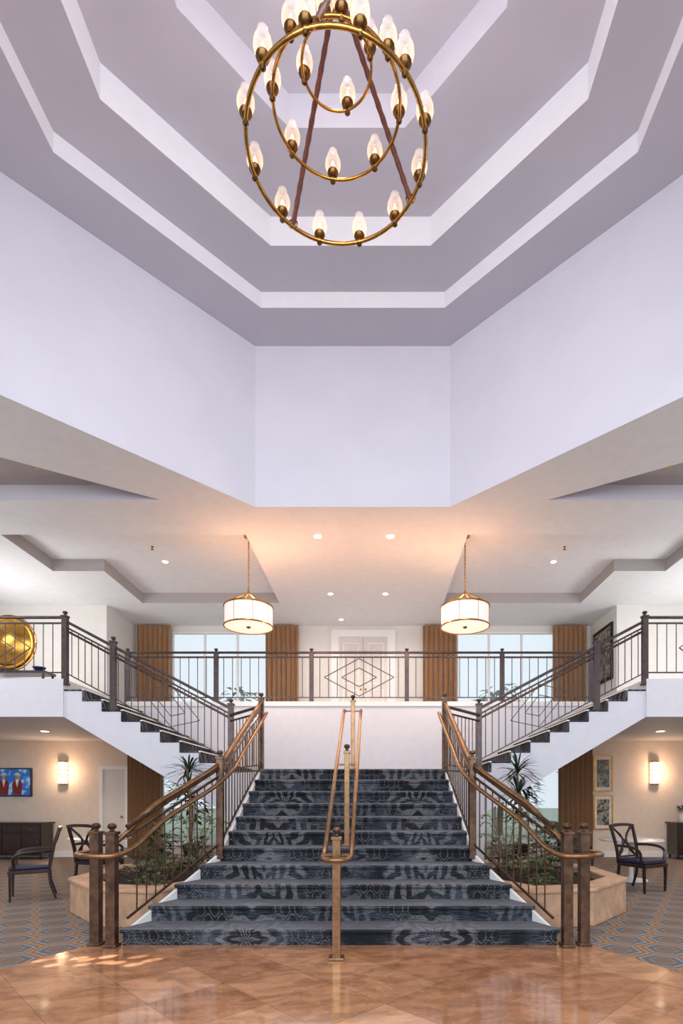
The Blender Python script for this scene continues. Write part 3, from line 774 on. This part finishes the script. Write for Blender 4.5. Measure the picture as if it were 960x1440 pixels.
for cx in (-8.80, -8.47):
    MB().prism([(cx-.10, z0+.04), (cx+.10, z0+.04), (cx+.13, z0+.30), (cx+.07, z0+.42), (cx-.07, z0+.42), (cx-.13, z0+.30)], 13.230, 13.234, XZ).build('jacket', red, pic)
    MB().prism([(cx-.045, z0+.42), (cx, z0+.22), (cx+.045, z0+.42)], 13.228, 13.230, XZ).build('shirt', shirt, pic)
    MB().prism([(cx+.045*math.cos(a*PI/6), z0+.475+.055*math.sin(a*PI/6)) for a in range(12)], 13.227, 13.234, XZ).build('face', skin, pic)
    MB().prism([(cx-.09, z0+.52), (cx+.09, z0+.52), (cx+.09, z0+.535), (cx+.05, z0+.54), (cx+.05, z0+.58), (cx-.05, z0+.58), (cx-.05, z0+.54), (cx-.09, z0+.535)], 13.226, 13.234, XZ).build('hat', straw, pic)

def sconce(x, label):
    t = thing('wall_sconce', label, 'wall lamp', (x, 13.28, 2.08), group='glowing wall sconces')
    MB().box(x-.09, 13.27, 1.78, x+.09, 13.3, 2.38).build('back_plate', 'brass', t, bev=.004)
    half = [(x+.11*math.cos(PI+a*PI/10), 13.27+.1*math.sin(PI+a*PI/10)) for a in range(11)]
    MB().prism(half, 1.82, 2.34).build('lamp_shade', 'sconce', t)
    for z in (1.80, 2.02, 2.14, 2.34): MB().prism([(x+.118*math.cos(PI+a*PI/10), 13.27+.108*math.sin(PI+a*PI/10)) for a in range(11)], z, z+.02).build('band', 'brass', t)
sconce(-7.36, 'tall glowing sconce on the left ground floor wall beside the screen'); sconce(7.25, 'tall glowing sconce on the right ground floor wall')
arts = [art_mat('abstract_print_teal', (.05, .12, .15), (.35, .32, .25), (.20, .09, .04), 5), art_mat('abstract_print_dark', (.03, .05, .06), (.22, .26, .26), (.40, .30, .18), 6)]
for i, (za, zb, lb) in enumerate(((1.62, 2.52, 'upper of two stacked framed teal prints beside the right curtain'), (.68, 1.54, 'lower of two stacked framed dark prints beside the right curtain'))):
    t = thing('framed_picture', lb, 'picture', (5.98, 13.28, (za+zb)/2), group='framed prints by the right curtain')
    MB().prism(rect(5.74, za, 6.22, zb), 13.26, 13.3, XZ, holes=[rect(5.77, za+.03, 6.19, zb-.03)]).build('frame', 'gold', t)
    MB().box(5.77, 13.275, za+.03, 6.19, 13.295, zb-.03).build('mat_board', 'mat_board', t)
    MB().box(5.83, 13.268, za+.11, 6.13, 13.276, zb-.11).build('print', arts[i], t)
t = thing('framed_picture', 'large dark-framed artwork on the upstairs wall beyond the right flight', 'picture', (6.58, 14.7, 5.2))
MB().prism([(14.1, 4.6), (15.3, 4.6), (15.3, 6.1), (14.1, 6.1)], 6.55, 6.6, YZ, holes=[[(14.17, 4.67), (15.23, 4.67), (15.23, 6.03), (14.17, 6.03)]]).build('frame', 'black', t)
MB().box(6.57, 14.17, 4.67, 6.59, 15.23, 6.03).build('print', arts[0], t)

DX = -7.16
t = thing('console_table', 'dark console table on the left gallery behind the railing', 'table', (-6.9, 11.0, H2))
MB().box(-7.8, 10.8, H2+.45, -6.3, 11.2, H2+.50).build('tabletop', 'wood', t, bev=.005)
for x in (-7.75, -6.35):
    for y in (10.84, 11.16): MB().tube([(x, y, H2), (x, y, H2+.45)], .025, 4).build('leg', 'wood', t)
t = thing('disc_sculpture', 'large round gilt disc sculpture standing on the left gallery console', 'sculpture', (DX, 11.0, H2+.50))
cz = H2+.50+.60
prof = [(.001, -.20), (.12, -.19), (.26, -.155), (.38, -.10), (.47, -.04), (.50, -.05), (.53, -.04), (.55, 0), (.53, .03), (.3, .02), (.001, .02)]
vs = []; fs = []; n = 48
for (r_, d_) in prof:
    for k in range(n): vs.append((DX+r_*math.cos(2*PI*k/n), 11.0+d_, cz+r_*math.sin(2*PI*k/n)))
for i in range(len(prof)-1):
    for k in range(n): fs.append((i*n+k, i*n+(k+1) % n, (i+1)*n+(k+1) % n, (i+1)*n+k))
MB().add(vs, fs).build('disc', 'gold', t, True)
MB().tube([(DX+.57*math.cos(a*PI/20), 11.0, cz+.57*math.sin(a*PI/20)) for a in range(40)], .016, 6, closed=True).build('hoop', 'brass', t, True)
MB().prism([(DX-.2, 10.9), (DX+.2, 10.9), (DX+.2, 11.1), (DX-.2, 11.1)], H2+.50, H2+.55).build('base', 'wood', t)
t = MB().lathe([(.03, 0), (.10, .05), (.13, .09), (.115, .09), (.02, .03)], (-6.5, 10.95, H2+.50), 20).build('bowl', 'blue', None, True)
tag(t, 'cobalt blue bowl on the left gallery console', 'bowl')

# ------------------------------------------------------------------ outside
struct(MB().flatpoly([(-40, 13.5), (40, 13.5), (40, 70), (-40, 70)], -.02).build('ground_outside', 'outwall'))
def tree(x, y, h, r, label):
    t = thing('garden_tree', label, 'tree', (x, y, 0), group='garden trees outside the windows')
    MB().tube([(x, y, 0), (x+.1, y, h*.5), (x, y, h*.8)], .12, 8).build('trunk', 'trunk', t)
    m = MB()
    for i in range(800):
        a = random.uniform(0, 2*PI); b = math.acos(random.uniform(-1, 1)); q = r*random.uniform(.5, 1)
        m.leaf((x+q*math.sin(b)*math.cos(a), y+q*math.sin(b)*math.sin(a), h*.62+q*math.cos(b)*h*.38/r), (math.cos(a), math.sin(a), random.uniform(-.5, .5)), None, .4, .11, .3, 2)
    m.build('foliage', 'tree', t)
for x, h, lb in ((-12.2, 5.9, 'far left'), (-8.6, 5.7, 'second from the left'), (-5.0, 5.8, 'left of centre'), (5.2, 5.9, 'right of centre'), (8.8, 5.7, 'far right')):
    tree(x, 21, h, 1.25, 'leafy garden tree outside, %s through the windows' % lb)

# ------------------------------------------------------------------ lights
K = 1.75
W = bpy.data.worlds.new('daylight'); S.world = W; W.use_nodes = True
bg = W.node_tree.nodes['Background']; bg.inputs[0].default_value = (.84, .91, 1.0, 1); bg.inputs[1].default_value = 1.18
def lamp(kind, name, loc, e, col, size=.05, rot=None, **k):
    d = bpy.data.lights.new(name, kind); d.energy = e; d.color = col
    if kind == 'AREA': d.shape = 'RECTANGLE'; d.size = size; d.size_y = k.get('sy', size)
    else: d.shadow_soft_size = size
    if kind == 'SPOT': d.spot_size = k.get('cone', 1); d.spot_blend = k.get('blend', .5)
    o = bpy.data.objects.new(name, d); C.objects.link(o); o.location = loc
    if rot: o.rotation_euler = rot
    elif 'to' in k: o.rotation_euler = (Vector(k['to'])-Vector(loc)).to_track_quat('-Z', 'Y').to_euler()
    return o
lamp('AREA', 'front_fill', (0, -2.4, 4.2), 325*K, (.88, .93, 1), 14, sy=3.5, to=(0, 9, 2.2))  # added fill lamp behind the camera, boosts the light from the front
lamp('AREA', 'drum_fill', (0, 1.3, 7.2), 62*K, (.80, .88, 1), 4.5, sy=1.2, to=(0, 9, 6.6))  # unseen fill lamp added to brighten the drum
lamp('POINT', 'chandelier_glow', (0, DC, 9.05), 38*K, (1, .92, .88), .1)
for s in (-1, 1):
    lamp('SPOT', 'pendant_glow', (s*2.155, 10.7, 4.82), 65, (1, .78, .58), .05, to=(s*2.155, 10.7, 0), cone=R(160), blend=.5)
    lamp('POINT', 'pendant_upglow', (s*2.155, 10.7, 5.10), 34, (1, .50, .25), .06)
    lamp('SPOT', 'downlight_beam', (s*.7, 10.2, HC-.05), 80, (1, .72, .48), .05, to=(s*.7, 10.2, 0), cone=R(120), blend=.6)
    lamp('AREA', 'gallery_ambient', (s*8.6, 11.8, 4.4), 58, (1, .97, .93), 1.5, to=(s*5.5, 12.5, 6.6))
    lamp('SPOT', 'back_wall_wash', (s*.67, 13.1, HC-.08), 140, (1, .88, .74), .04, to=(s*1.6, 15.6, 3.0), cone=R(95), blend=.8)
    lamp('POINT', 'sconce_light', (s*7.3, 13.0, 2.08), 19, (1, .62, .36), .05)
    lamp('SPOT', 'seat_downlight', (s*6.45, 11.3, HL-.04), 80, (1, .72, .48), .05, to=(s*6.45, 11.3, 0), cone=R(125), blend=.6)
    lamp('AREA', 'seating_fill', (s*8.0, 7.5, 5.5), 75, (1, .94, .88), 2.0, to=(s*4.5, 8.5, 0))
    lamp('POINT', 'balcony_glow_fill', (s*.9, 10.3, 5.1), 32, (1, .48, .24), .012)  # added point lights without a fixture, for the orange ceiling glow
for i in range(12):
    tx = -2.66+.085*i+random.uniform(-.04, .04); ty = 4.90+.13*math.sin(i*2.3)
    lamp('SPOT', 'sun_patch', (-6.5, 2.0, 3.6), 9000*random.uniform(.5, 1.1), (1, .96, .92), .005, to=(tx, ty, 0), cone=R(.95), blend=.6)

# ------------------------------------------------------------------ camera
cd = bpy.data.cameras.new('camera'); co = bpy.data.objects.new('camera', cd); C.objects.link(co)
co.location = (.36, 0, 1.5); co.rotation_euler = (R(90), 0, 0)
cd.sensor_fit = 'AUTO'; cd.sensor_width = 36; cd.lens = 755/1440*36
cd.shift_x = -48/1440; cd.shift_y = 400/1440; cd.clip_end = 200
S.camera = co
S.view_settings.view_transform = 'Standard'
